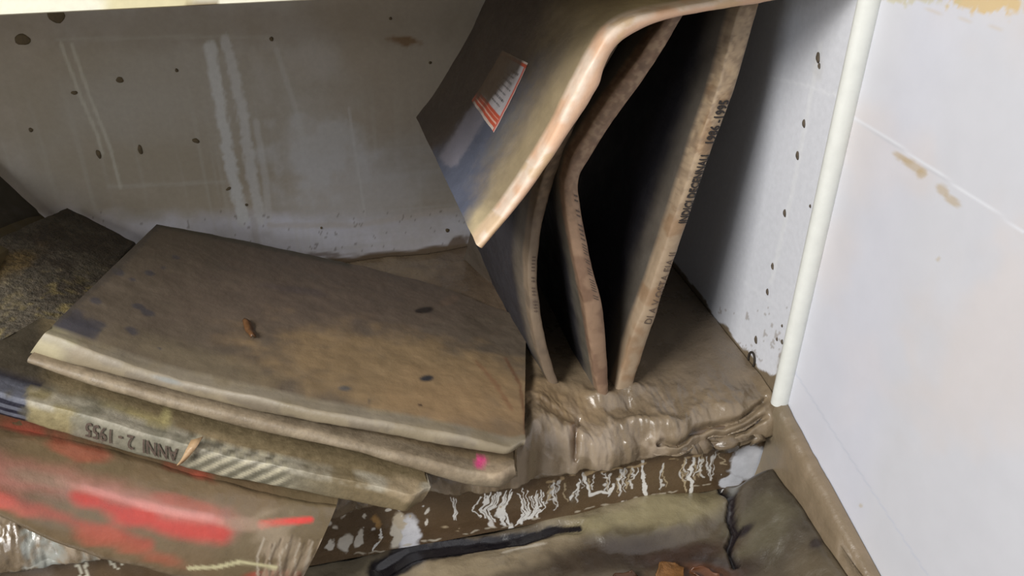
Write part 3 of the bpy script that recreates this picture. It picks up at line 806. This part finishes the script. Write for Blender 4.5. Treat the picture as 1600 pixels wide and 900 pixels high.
mesh_obj('label', P_, grid_faces(nu, nv, flip=True), M_wall, bk1.cover, LP.out())['label'] = 'red-bordered white label half hidden by mud'

# ---- flat stack, from the bottom up
def z_at(pts):
    return np.array([un(a, b, 2, z) for (a, b, z) in pts])

At = [(71, 519), (150, 548), (249, 583), (387, 616), (480, 636), (570, 652), (713, 678), (819, 703)]
Ab = [(48, 551), (130, 572), (232, 598), (391, 639), (478, 655), (559, 669), (702, 696), (815, 712)]
yA = [-.297, -.312, -.328, -.352, -.368, -.381, -.402, -.416]
A = yr(At, yA); B = yr(Ab, [v-0.001 for v in yA])
#print('A', np.linalg.norm(A-B, axis=1).round(3), A[:, 2].round(3))
Bk = z_at([(245, 350, .100), (300, 361, .088), (370, 374, .072), (450, 391, .055), (530, 408, .040), (600, 425, .028), (700, 452, .014), (822, 500, .004)])
Bk[0] = un(245, 350, 1, -0.052)
AR = (A, B, Bk)
_t = np.linspace(0, 1, 60); _kd = resample(A, 0)
_g = crom(A, _kd, _t)[:, None, :]*(1-_t)[None, :, None]+crom(Bk, _kd, _t)[:, None, :]*_t[None, :, None]
_g = _g.reshape(-1, 3)
def under(P, drop):
    """height just below the large flat volume at the points P"""
    P = np.array(P, float)
    for q in P:
        k = np.argmin((_g[:, 0]-q[0])**2+(_g[:, 1]-q[1])**2); q[2] = max(_g[k, 2]-drop, 0.0)
    return P

# red folder at the bottom, sagging over the front edge
Dt = [(-70, 651), (0, 672), (120, 697), (267, 736), (400, 770), (470, 786), (524, 794)]
yD = [-.336, -.346, -.356, -.372, -.388, -.397, -.402]
A = yr(Dt, yD)
Db = [(-70, 762), (0, 790), (110, 838), (235, 880), (345, 905), (420, 915), (470, 905)]
yB = [-.385, -.395, -.405, -.415, -.42, -.420, -.416]
B = yr(Db, yB)
#print('D thickness', np.linalg.norm(A-B, axis=1).round(3), A[:, 2].round(3), B[:, 2].round(3))
RB = z_at([(-70, 520, .05), (0, 540, .05), (150, 560, .045), (300, 600, .035), (430, 640, .025), (500, 670, .015), (560, 700, .005)])
RB = under(RB, 0.058)
thD = np.linalg.norm(A-B, axis=1)
def f(P):
    P.n = fbm(P.V, (16, 30, 90), 4, 333); P.n3 = P.n
    P.mix(np.ones(len(P.V)), (112, 94, 70), 0.36)
    P.mix(sm(P.n2, .45, .7), (102, 90, 66), k=0.6)
    RD = (180, 64, 54); PK = (172, 116, 104)
    P.stroke([(-60, 722), (0, 738), (90, 756), (180, 778), (270, 805), (345, 822)], 22, PK, soft=0.9, rag=0.8, k=0.85)
    P.stroke([(-60, 765), (0, 778), (60, 795), (150, 828), (230, 850)], 11, (160, 72, 58), soft=0.9, rag=0.9, k=0.75)
    P.stroke([(120, 775), (200, 803), (270, 824), (345, 834)], 15, RD, soft=0.7, rag=0.8, k=0.95)
    P.stroke([(90, 752), (180, 778), (270, 802), (345, 814)], 5, (206, 132, 122), soft=0.9, rag=0.7, k=0.7)
    P.stroke([(408, 820), (440, 816), (485, 812)], 6, (206, 66, 58), soft=0.5, rag=0.7)
    P.blob(-10, 780, 60, 12, (196, 88, 70), ang=20, rag=0.8, k=0.8)
    P.blob(300, 735, 40, 12, (186, 74, 60), ang=18, rag=1.2, k=0.8)
    P.blob(110, 700, 60, 12, (170, 84, 66), ang=15, rag=1.3, k=0.55)
    P.blob(290, 785, 50, 9, (160, 76, 60), ang=15, rag=1.3, k=0.5)
    P.blob(50, 675, 40, 6, (176, 76, 62), ang=12, rag=1.1, k=0.7)
    P.blob(190, 850, 120, 14, (164, 82, 62), ang=20, rag=1.0, k=0.6)
    P.blob(430, 898, 40, 6, (156, 66, 54), rag=0.8, k=0.8)
    P.stroke([(130, 760), (250, 795), (330, 808)], 5, (200, 140, 132), soft=0.7, rag=0.9, k=0.5)
    P.blob(80, 752, 60, 12, (140, 124, 104), ang=14, soft=0.6, rag=0.9, k=0.7)
    P.blob(385, 820, 35, 9, (160, 132, 112), ang=5, soft=0.6, rag=0.9, k=0.7)
    P.blob(440, 850, 40, 40, (150, 134, 112), rag=1.2, k=0.7, soft=0.3)
    for k_ in range(16):  # light and dark streaks painted as shading of the crumpled folds
        x_ = 410+k_*6.5
        P.stroke([(x_+rng.normal(0, 3), 836+rng.uniform(0, 16)), (x_+rng.normal(0, 4)-6, 868), (x_-12+rng.normal(0, 5), 900)], rng.uniform(1.2, 2.6), [(172, 160, 142), (88, 74, 58), (158, 140, 118)][k_ % 3], soft=0.6, rag=0.5, k=0.75)
    P.stroke([(295, 888), (340, 886), (375, 878), (430, 886)], 3.5, (186, 178, 140), soft=0.4, rag=0.5)
def cD(t, a, b):
    out = np.zeros((len(t), 3))
    m_ = np.maximum(0, 1-np.abs(a)/0.25)
    fold = (np.sin(t*150+8*b)*0.6+np.sin(t*83+5*b))*0.0034*sm(t, 0.78, 0.93)*sm(b, 0.3, 0.55)*m_
    out[:, 1] -= fold
    out[:, 2] += b*np.interp(t, np.linspace(0, 1, len(thD)), thD)*0.72*sm(a, 0.0, 0.22)
    return out
bkD = Book(A, B, RB-A, 'bulging red folder smeared with mud, lowest of the lying pile', cat='folder', name='plastic_folder', ns=170, na=26, paint=f,
           basemat=M_red, dseed=5, bulge=0.42, nring=60, board=0.002, disp=0.0022, curl=cD, base=B[3])

# book lettered 1955
Ct = [(-90, 586), (47, 624), (133, 647), (249, 682), (355, 711), (460, 733), (560, 753), (640, 772), (668, 779)]
Cb = [(-95, 618), (40, 658), (130, 684), (250, 718), (355, 744), (460, 764), (560, 785), (630, 799), (652, 803)]
yC = [-.330, -.342, -.352, -.366, -.380, -.395, -.408, -.42, -.424]
A = yr(Ct, yC); B = yr(Cb, yC)
#print('C', np.linalg.norm(A-B, axis=1).round(3), A[:, 2].round(3))
cdir = np.array([0.078, 0.205, 0.0]); cdir *= 0.245/np.linalg.norm(cdir)
dz = np.interp(np.arange(len(A)), [0, len(A)-1], [-0.012, 0.0])
tx = np.linspace(0, 1, len(A))[:, None]
dC = under(A+cdir*(1-0.30*tx)-np.array([0.05, 0, 0])*tx, 0.030)-A
def f(P):
    P.mix(np.ones(len(P.V)), (118, 104, 78), 0.45)
    P.mix(sm(P.n2, .45, .7), (120, 108, 82), k=0.6)
    P.blob(170, 645, 130, 14, (104, 102, 90), ang=16, soft=0.5, rag=0.6, k=0.9)
    P.mix((1-sm(P.X+14*(P.n-.5)*2, 50, 90))*(1-P.spine), (66, 60, 50), 0.6, k=0.9)
    P.stroke([(-60, 570), (15, 590), (60, 605)], 5, (44, 42, 48), soft=0.4, rag=0.4)
    P.stroke([(-60, 600), (0, 612), (45, 622)], 9, (92, 92, 96), k=0.7)
    left = 1-sm(P.X, 38, 48)
    P.mix(P.spine*left, (94, 96, 106)); P.mix(P.spine*left*((P.b > .18)&(P.b < .36)), (30, 30, 42)); P.mix(P.spine*left*((P.b > .5)&(P.b < .68)), (34, 34, 46)); P.mix(P.spine*left*(P.b > .86), (36, 34, 42))
    r_ = 1-left
    P.mix(P.spine*r_*(1-sm(P.X, 400, 560)), (126, 122, 106))
    P.mix(P.spine*r_*(1-sm(P.X+60*(P.n-.5), 95, 120)), (142, 130, 94), k=0.9)
    P.mix(P.spine*sm(P.n, .52, .66)*(1-sm(P.X, 380, 480)), (90, 86, 74), k=0.7)
    P.mix(P.spine*(1-sm(P.b, .08, .3))*r_*sm(P.n, .3, .55), (170, 163, 146), k=0.75)  # pale upper rim: highlight painted into the spine colour
    # worn gilt ornament: slanting strokes
    s2 = np.sin((P.X+2.2*P.Y)*0.16)
    P.mix(P.spine*sm(s2, .2, .6)*sm(P.X, 285, 300)*(1-sm(P.X, 430, 470)), (190, 182, 156), k=0.7)
    P.mix(P.spine*(1-sm(s2, -.8, -.4))*sm(P.X, 285, 300)*(1-sm(P.X, 430, 470)), (84, 80, 62), k=0.6)
    P.blob(260, 650, 8, 12, (170, 160, 112), rag=0.9, k=0.7); P.blob(215, 650, 50, 6, (160, 146, 96), ang=18, rag=1.3, k=0.6)
    P.blob(370, 690, 60, 5, (160, 142, 110), ang=12, rag=1.3, k=0.6)
    P.blob(640, 768, 36, 14, (170, 152, 124), ang=18, rag=0.8, k=0.6)
bkC = Book(A, B, dC, 'thick mud-caked volume lettered 1955 upside down, lying on the red folder', ns=170, na=40, paint=f, dseed=6, bulge=0.12, disp=0.0016, base=B[4], basemat=M_spine, nring=30, curl=lambda t, a, b: cdir[None]*(0.055*(sm(t, .955, 1)**2)*np.clip(1-a/0.15, 0, 1))[:, None])
bkC.spine_text('ANNI  2 - 1955', 0.475, 0.285, M_inkf, frac=0.6, cen=0.5, flip=True, bold=0.01)
# little torn tab folded over the spine of that book
q0 = un(302, 694, 1, -.3745); q1 = un(280, 722, 1, -.3760)
V = []
for i in range(12):
    t = i/11
    c = q0*(1-t)+q1*t; wdt = 0.0045*(1.0-0.55*t)
    c = c+np.array([0, -0.0022-0.002*math.sin(math.pi*t), 0.0])
    if i == 0: c = c+np.array([0.003, 0.006, 0.0015])
    V += [c+np.array([-wdt, 0, -0.0008]), c+np.array([wdt, 0, 0.0008])]
tab = mesh_obj('torn_tab', V, [(2*i, 2*i+1, 2*i+3, 2*i+2) for i in range(11)],
               surf_mat('tan_tab', col=(178, 148, 112), rough=0.5, var=0.2, attr=False), bkC.cover)
m = tab.modifiers.new('t', 'SOLIDIFY'); m.thickness = 0.0008

# dark gritty volume on the left, rising towards the back wall
def flat(front, back, th, label, paint, dseed, mat=M_mudc, na=50, ns=110, name='bound_volume', bulge=0.2, **k):
    A = z_at(front); Bk = z_at(back)
    B = A-np.array([0, 0, th])
    return Book(A, B, Bk-A, label, ns=ns, na=na, paint=paint, dseed=dseed, basemat=mat, name=name, bulge=bulge, base=B[0], **k)
def f(P):
    P.mix(np.ones(len(P.V)), (62, 54, 44), 0.7)
    P.mix(sm(P.n, .4, .6), (84, 78, 66), k=0.6)
    P.mix(sm(fbm(P.V, 160, 3, 8), .56, .68)*sm(P.Y, 400, 480), (124, 110, 66), k=0.7)
    P.blob(0, 470, 60, 60, (92, 84, 70), rag=0.5, k=0.6)
    P.blob(10, 420, 50, 16, (104, 84, 44), ang=-30, rag=0.8, k=0.6)
flat([(-230, 470, .100), (-110, 520, .098), (-20, 560, .096), (62, 590, .094)], [(-60, 265, .150), (0, 285, .135), (60, 304, .128), (105, 325, .122)][::1], 0.02,
     'dark gritty volume lying at the left, partly under the large flat one', f, 7, mat=M_grit) if False else None
# its spine runs front to back: near edge low, far corner against the wall
A = z_at([(56, 600, .088), (90, 530, .098), (140, 460, .100), (210, 378, .085)])
Bk = z_at([(-190, 520, .112), (-120, 455, .126), (-20, 385, .135), (105, 325, .128)])
A[-1] = un(210, 378, 1, -0.045); Bk[-1] = un(105, 325, 1, -0.012)
Book(A, A-np.array([0, 0, .018]), Bk-A, 'dark gritty volume lying at the far left, partly under the large flat one',
     ns=90, na=60, paint=f, dseed=7, basemat=M_grit, bulge=0.15, disp=0.0022, base=A[0]-np.array([0, 0, .018]))
# ochre volume behind it and a black one on top, both running out of the picture
def f(P):
    P.mix(np.ones(len(P.V)), (82, 72, 46), 0.6); P.mix(sm(P.n2, .4, .7), (98, 80, 50), k=0.6)
A = np.array([un(-70, 452, 2, .135), un(-8, 402, 2, .135), un(80, 348, 1, -0.010)])
Bk = np.array([un(-240, 400, 2, .17), un(-190, 330, 2, .17), un(-130, 175, 1, -0.012)])
Book(A, A-np.array([0, 0, .016]), Bk-A, 'ochre-brown volume against the back wall at the far left edge', ns=70, na=40, paint=f, dseed=8, base=A[0]-np.array([0, 0, .016]))
def f(P):
    P.mix(np.ones(len(P.V)), (50, 44, 32), 0.6); P.mix(sm(P.n2, .4, .7), (60, 54, 36), k=0.6)
A = np.array([un(-40, 440, 2, .15), un(-10, 352, 2, .15), un(54, 330, 1, -0.012)])
A = np.array([un(-160, 420, 2, .15), un(-60, 372, 2, .15), un(56, 326, 1, -0.014)])
Bk = np.array([un(-330, 330, 2, .19), un(-250, 250, 2, .19), un(-140, 150, 1, -0.016)])
Book(A, A-np.array([0, 0, .014]), Bk-A, 'nearly black volume topmost in the far left corner', ns=70, na=40, paint=f, dseed=9, base=A[0]-np.array([0, 0, .014]))

# thin volume directly under the large one
Bt = [(50, 553), (155, 585), (267, 617), (400, 650), (570, 690), (650, 710), (734, 733), (801, 743)]
Bb = [(50, 565), (155, 602), (267, 634), (400, 670), (551, 702), (645, 730), (740, 757), (806, 760)]
yBk = [-.303, -.322, -.340, -.361, -.387, -.402, -.416, -.426]
A = yr(Bt, yBk); B = yr(Bb, yBk)
#print('B', np.linalg.norm(A-B, axis=1).round(3), A[:, 2].round(3))
tx = np.linspace(0, 1, len(A))[:, None]
dB = under(A+cdir*0.97*(1-0.12*tx)-np.array([0.02, 0, 0])*tx, 0.0145)-A
def f(P):
    P.mix(np.ones(len(P.V)), (122, 106, 82), 0.45)
    P.mix(P.spine, (140, 126, 105), 0.5)
    P.mix(P.spine*sm(P.n, .5, .65), (122, 108, 88), k=0.7)
    P.blob(750, 722, 9, 7, (226, 84, 140), rag=0.7, soft=0.3)
    P.blob(785, 735, 26, 14, (176, 156, 130), rag=0.8, k=0.6)
Book(A, B, dB, 'slim volume with rounded muddy spine, pink speck near its right end', ns=150, na=40, paint=f, dseed=10, bulge=0.45, disp=0.0010, base=B[3], nring=20, basemat=M_spine, curl=lambda t, a, b: cdir[None]*(0.055*(sm(t, .955, 1)**2)*np.clip(1-a/0.15, 0, 1))[:, None])

# large flat volume on top
A, B, Bk = AR
def f(P):
    top = (P.b < 0.3)*1.0
    P.mix(np.ones(len(P.V)), (102, 91, 78), 0.5)
    P.mix(sm(P.n2, .4, .7), (98, 87, 74), k=0.6)
    P.blob(520, 450, 240, 90, (98, 84, 74), soft=0.6, rag=0.4, k=0.7)
    P.blob(640, 590, 230, 60, (150, 126, 92), ang=10, soft=0.5, rag=0.6, k=0.75)
    P.blob(730, 640, 110, 50, (160, 132, 98), ang=10, soft=0.6, rag=0.5, k=0.6)
    P.blob(290, 560, 140, 22, (124, 112, 90), ang=15, soft=0.6, rag=0.5, k=0.6)
    for (x_, y_, r_) in [(100, 500, 46), (145, 505, 20), (120, 520, 26), (205, 520, 14), (215, 478, 8), (150, 470, 10), (232, 490, 9), (185, 425, 9), (256, 418, 5), (233, 427, 7), (207, 437, 5), (275, 402, 8), (250, 545, 5)]:
        P.blob(x_, y_, r_, r_*0.45, (70, 68, 74), ang=12, rag=1.3, soft=0.3, k=0.8)
    P.stroke([(130, 345), (245, 350), (310, 362), (430, 388), (545, 412)], 5, (70, 66, 54), rag=0.5, k=0.8)
    P.stroke([(245, 350), (190, 410), (120, 470), (70, 515)], 7, (78, 72, 66), rag=1.0, k=0.7)
    P.blob(450, 452, 70, 6, (84, 74, 74), ang=8, rag=1.2, k=0.5)
    P.blob(664, 484, 17, 5, (42, 34, 30), ang=-8, rag=0.5, soft=0.25); P.blob(700, 470, 16, 5, (120, 100, 84), ang=-20, rag=0.9, k=0.6)
    P.blob(668, 591, 12, 5, (54, 54, 58), ang=-5, rag=0.5, soft=0.3); P.blob(540, 607, 10, 4, (88, 86, 84), rag=0.9)
    P.blob(657, 633, 3, 2, (60, 44, 40)); P.blob(577, 627, 3, 2, (90, 80, 70)); P.blob(440, 608, 4, 3, (90, 78, 66), rag=.8)
    P.stroke([(790, 560), (812, 600), (820, 650), (822, 690)], 2.2, (104, 66, 46), soft=0.7, rag=0.6, k=0.6)
    P.stroke([(745, 565), (775, 600), (800, 640)], 3, (120, 78, 56), soft=0.8, rag=0.9, k=0.45)
    P.mix(P.spine, (136, 124, 102), 0.5)
    P.mix(P.spine*sm(P.n, .5, .66), (112, 102, 88), k=0.7)
    P.mix(P.spine*(1-sm(P.X, 80, 120)), (168, 158, 128)); P.blob(90, 528, 34, 13, (150, 142, 114), ang=16, rag=0.4, soft=0.3)
    P.mix(P.spine*(1-sm(P.b, .08, .5))*sm(P.n, .35, .6), (152, 142, 124), k=0.6)  # highlight along the top of the spine, painted in
    P.blob(262, 594, 26, 5, (120, 124, 122), ang=14, rag=0.8, k=0.7)
bkA = Book(A, B, Bk-A, 'largest flat volume on top of the pile, broad mud-coated cover sagging rightward', ns=220, na=110, paint=f, dseed=11, bulge=0.25, disp=0.0013, base=B[4], nring=26, curl=lambda t, a, b: cdir[None]*(0.055*(sm(t, .955, 1)**2)*np.clip(1-a/0.15, 0, 1))[:, None])

# ------------------------------------------------------------------ small things
# chip on the cover
def on_cover(px, py, bk):
    T = np.linspace(0, 1, 300); Aa = np.linspace(0, 1, 300); TT, AA = np.meshgrid(T, Aa, indexing='ij')
    P_, n_ = bk.at(TT.ravel(), AA.ravel(), np.zeros(TT.size)); x_, y_ = pr(P_); k = np.argmin((x_-px)**2+(y_-py)**2)
    return P_[k], n_[k]
a_, n1_ = on_cover(384, 503, bkA); b_, _ = on_cover(396, 530, bkA)
ax = b_-a_; L_ = np.linalg.norm(ax); ax /= L_; sd_ = np.cross(n1_, ax)
V = []; F = []; n = 12
for i in range(n):
    t = i/(n-1); hw = 0.0038*(0.55+0.45*math.sin(math.pi*min(1, 0.15+t*0.8)))
    for (s_, h_) in [(-1, 0.0004), (-0.4, 0.003), (0.3, 0.0022), (1, 0.0005)]:
        V.append(a_+ax*L_*t+sd_*s_*hw+n1_*(h_+0.0012+0.001*math.sin(t*9)))
F = [tuple(f_) for f_ in grid_faces(n, 4)]
chip = mesh_obj('leaf_scrap', V, F, surf_mat('brown_leaf', col=(96, 66, 40), rough=0.4, var=0.3, vscale=200, attr=False))
m = chip.modifiers.new('t', 'SOLIDIFY'); m.thickness = 0.0008
tag(chip, 'small curled brown leaf scrap lying on the large flat volume', 'leaf')

# orange scraps on the floor at the lower edge of the picture
def scrap(px, py, L_, W_, ang, seed, label, mat):
    c = un(px, py, 2, -0.096); r = np.random.default_rng(seed); n = 14
    V = []
    for i in range(n):
        for j in range(n):
            u = i/(n-1)-.5; v = j/(n-1)-.5
            x = u*L_*(1-0.45*abs(v)*2*abs(v)); y = v*W_*(1-0.5*(2*u)**2+0.12*math.sin(9*u+seed))
            X_ = c[0]+x*math.cos(ang)-y*math.sin(ang); Y_ = c[1]+x*math.sin(ang)+y*math.cos(ang)
            V.append((X_, Y_, 0.003*math.cos(3*u+seed)+0.004*(v*2)**2*r.uniform(.8, 1.1)+0.0008*math.sin(7*u+4*v)))
    V = np.array(V)
    V[:, 2] += c[2]-0.0035
    o = mesh_obj('leaf_scrap', V, grid_faces(n, n), mat); m = o.modifiers.new('t', 'SOLIDIFY'); m.thickness = 0.001
    tag(o, label, 'leaf', 'wet leaf scraps on the floor'); return o
scrap(1048, 893, 0.034, 0.022, 0.5, 1, 'largest orange leaf scrap lying in the floor mud at the lower edge', M_scrap)
scrap(1104, 896, 0.030, 0.014, -0.4, 2, 'rusty leaf scrap right of the largest orange one on the floor', surf_mat('rusty_scrap', col=(92, 56, 32), rough=0.35, var=0.4, vscale=90, attr=False))
scrap(975, 903, 0.030, 0.016, 0.2, 3, 'dull brown leaf scrap left of the largest orange one on the floor', surf_mat('dull_scrap', col=(72, 46, 26), rough=0.35, var=0.4, vscale=90, attr=False))

# mud ring stuck where the side panel meets the mud
c = un(1174, 562, 0, -0.0015); V = []; F = []; n = 22; mm = 7
for i in range(n):
    t = math.radians(-30)+math.radians(260)*i/(n-1)
    cc = np.array([c[0], c[1]+0.0060*math.cos(t), c[2]+0.0085*math.sin(t)])
    for j in range(mm):
        a = 2*math.pi*j/mm; rr = 0.0011
        V.append(cc+np.array([rr*math.cos(a), rr*math.sin(a)*math.cos(t), rr*math.sin(a)*math.sin(t)]))
for i in range(n-1):
    for j in range(mm): F.append((i*mm+j, i*mm+(j+1) % mm, (i+1)*mm+(j+1) % mm, (i+1)*mm+j))
F += [tuple(range(mm))[::-1], tuple(range((n-1)*mm, n*mm))]
ring = mesh_obj('mud_ring', V, F, M_dark, sd)
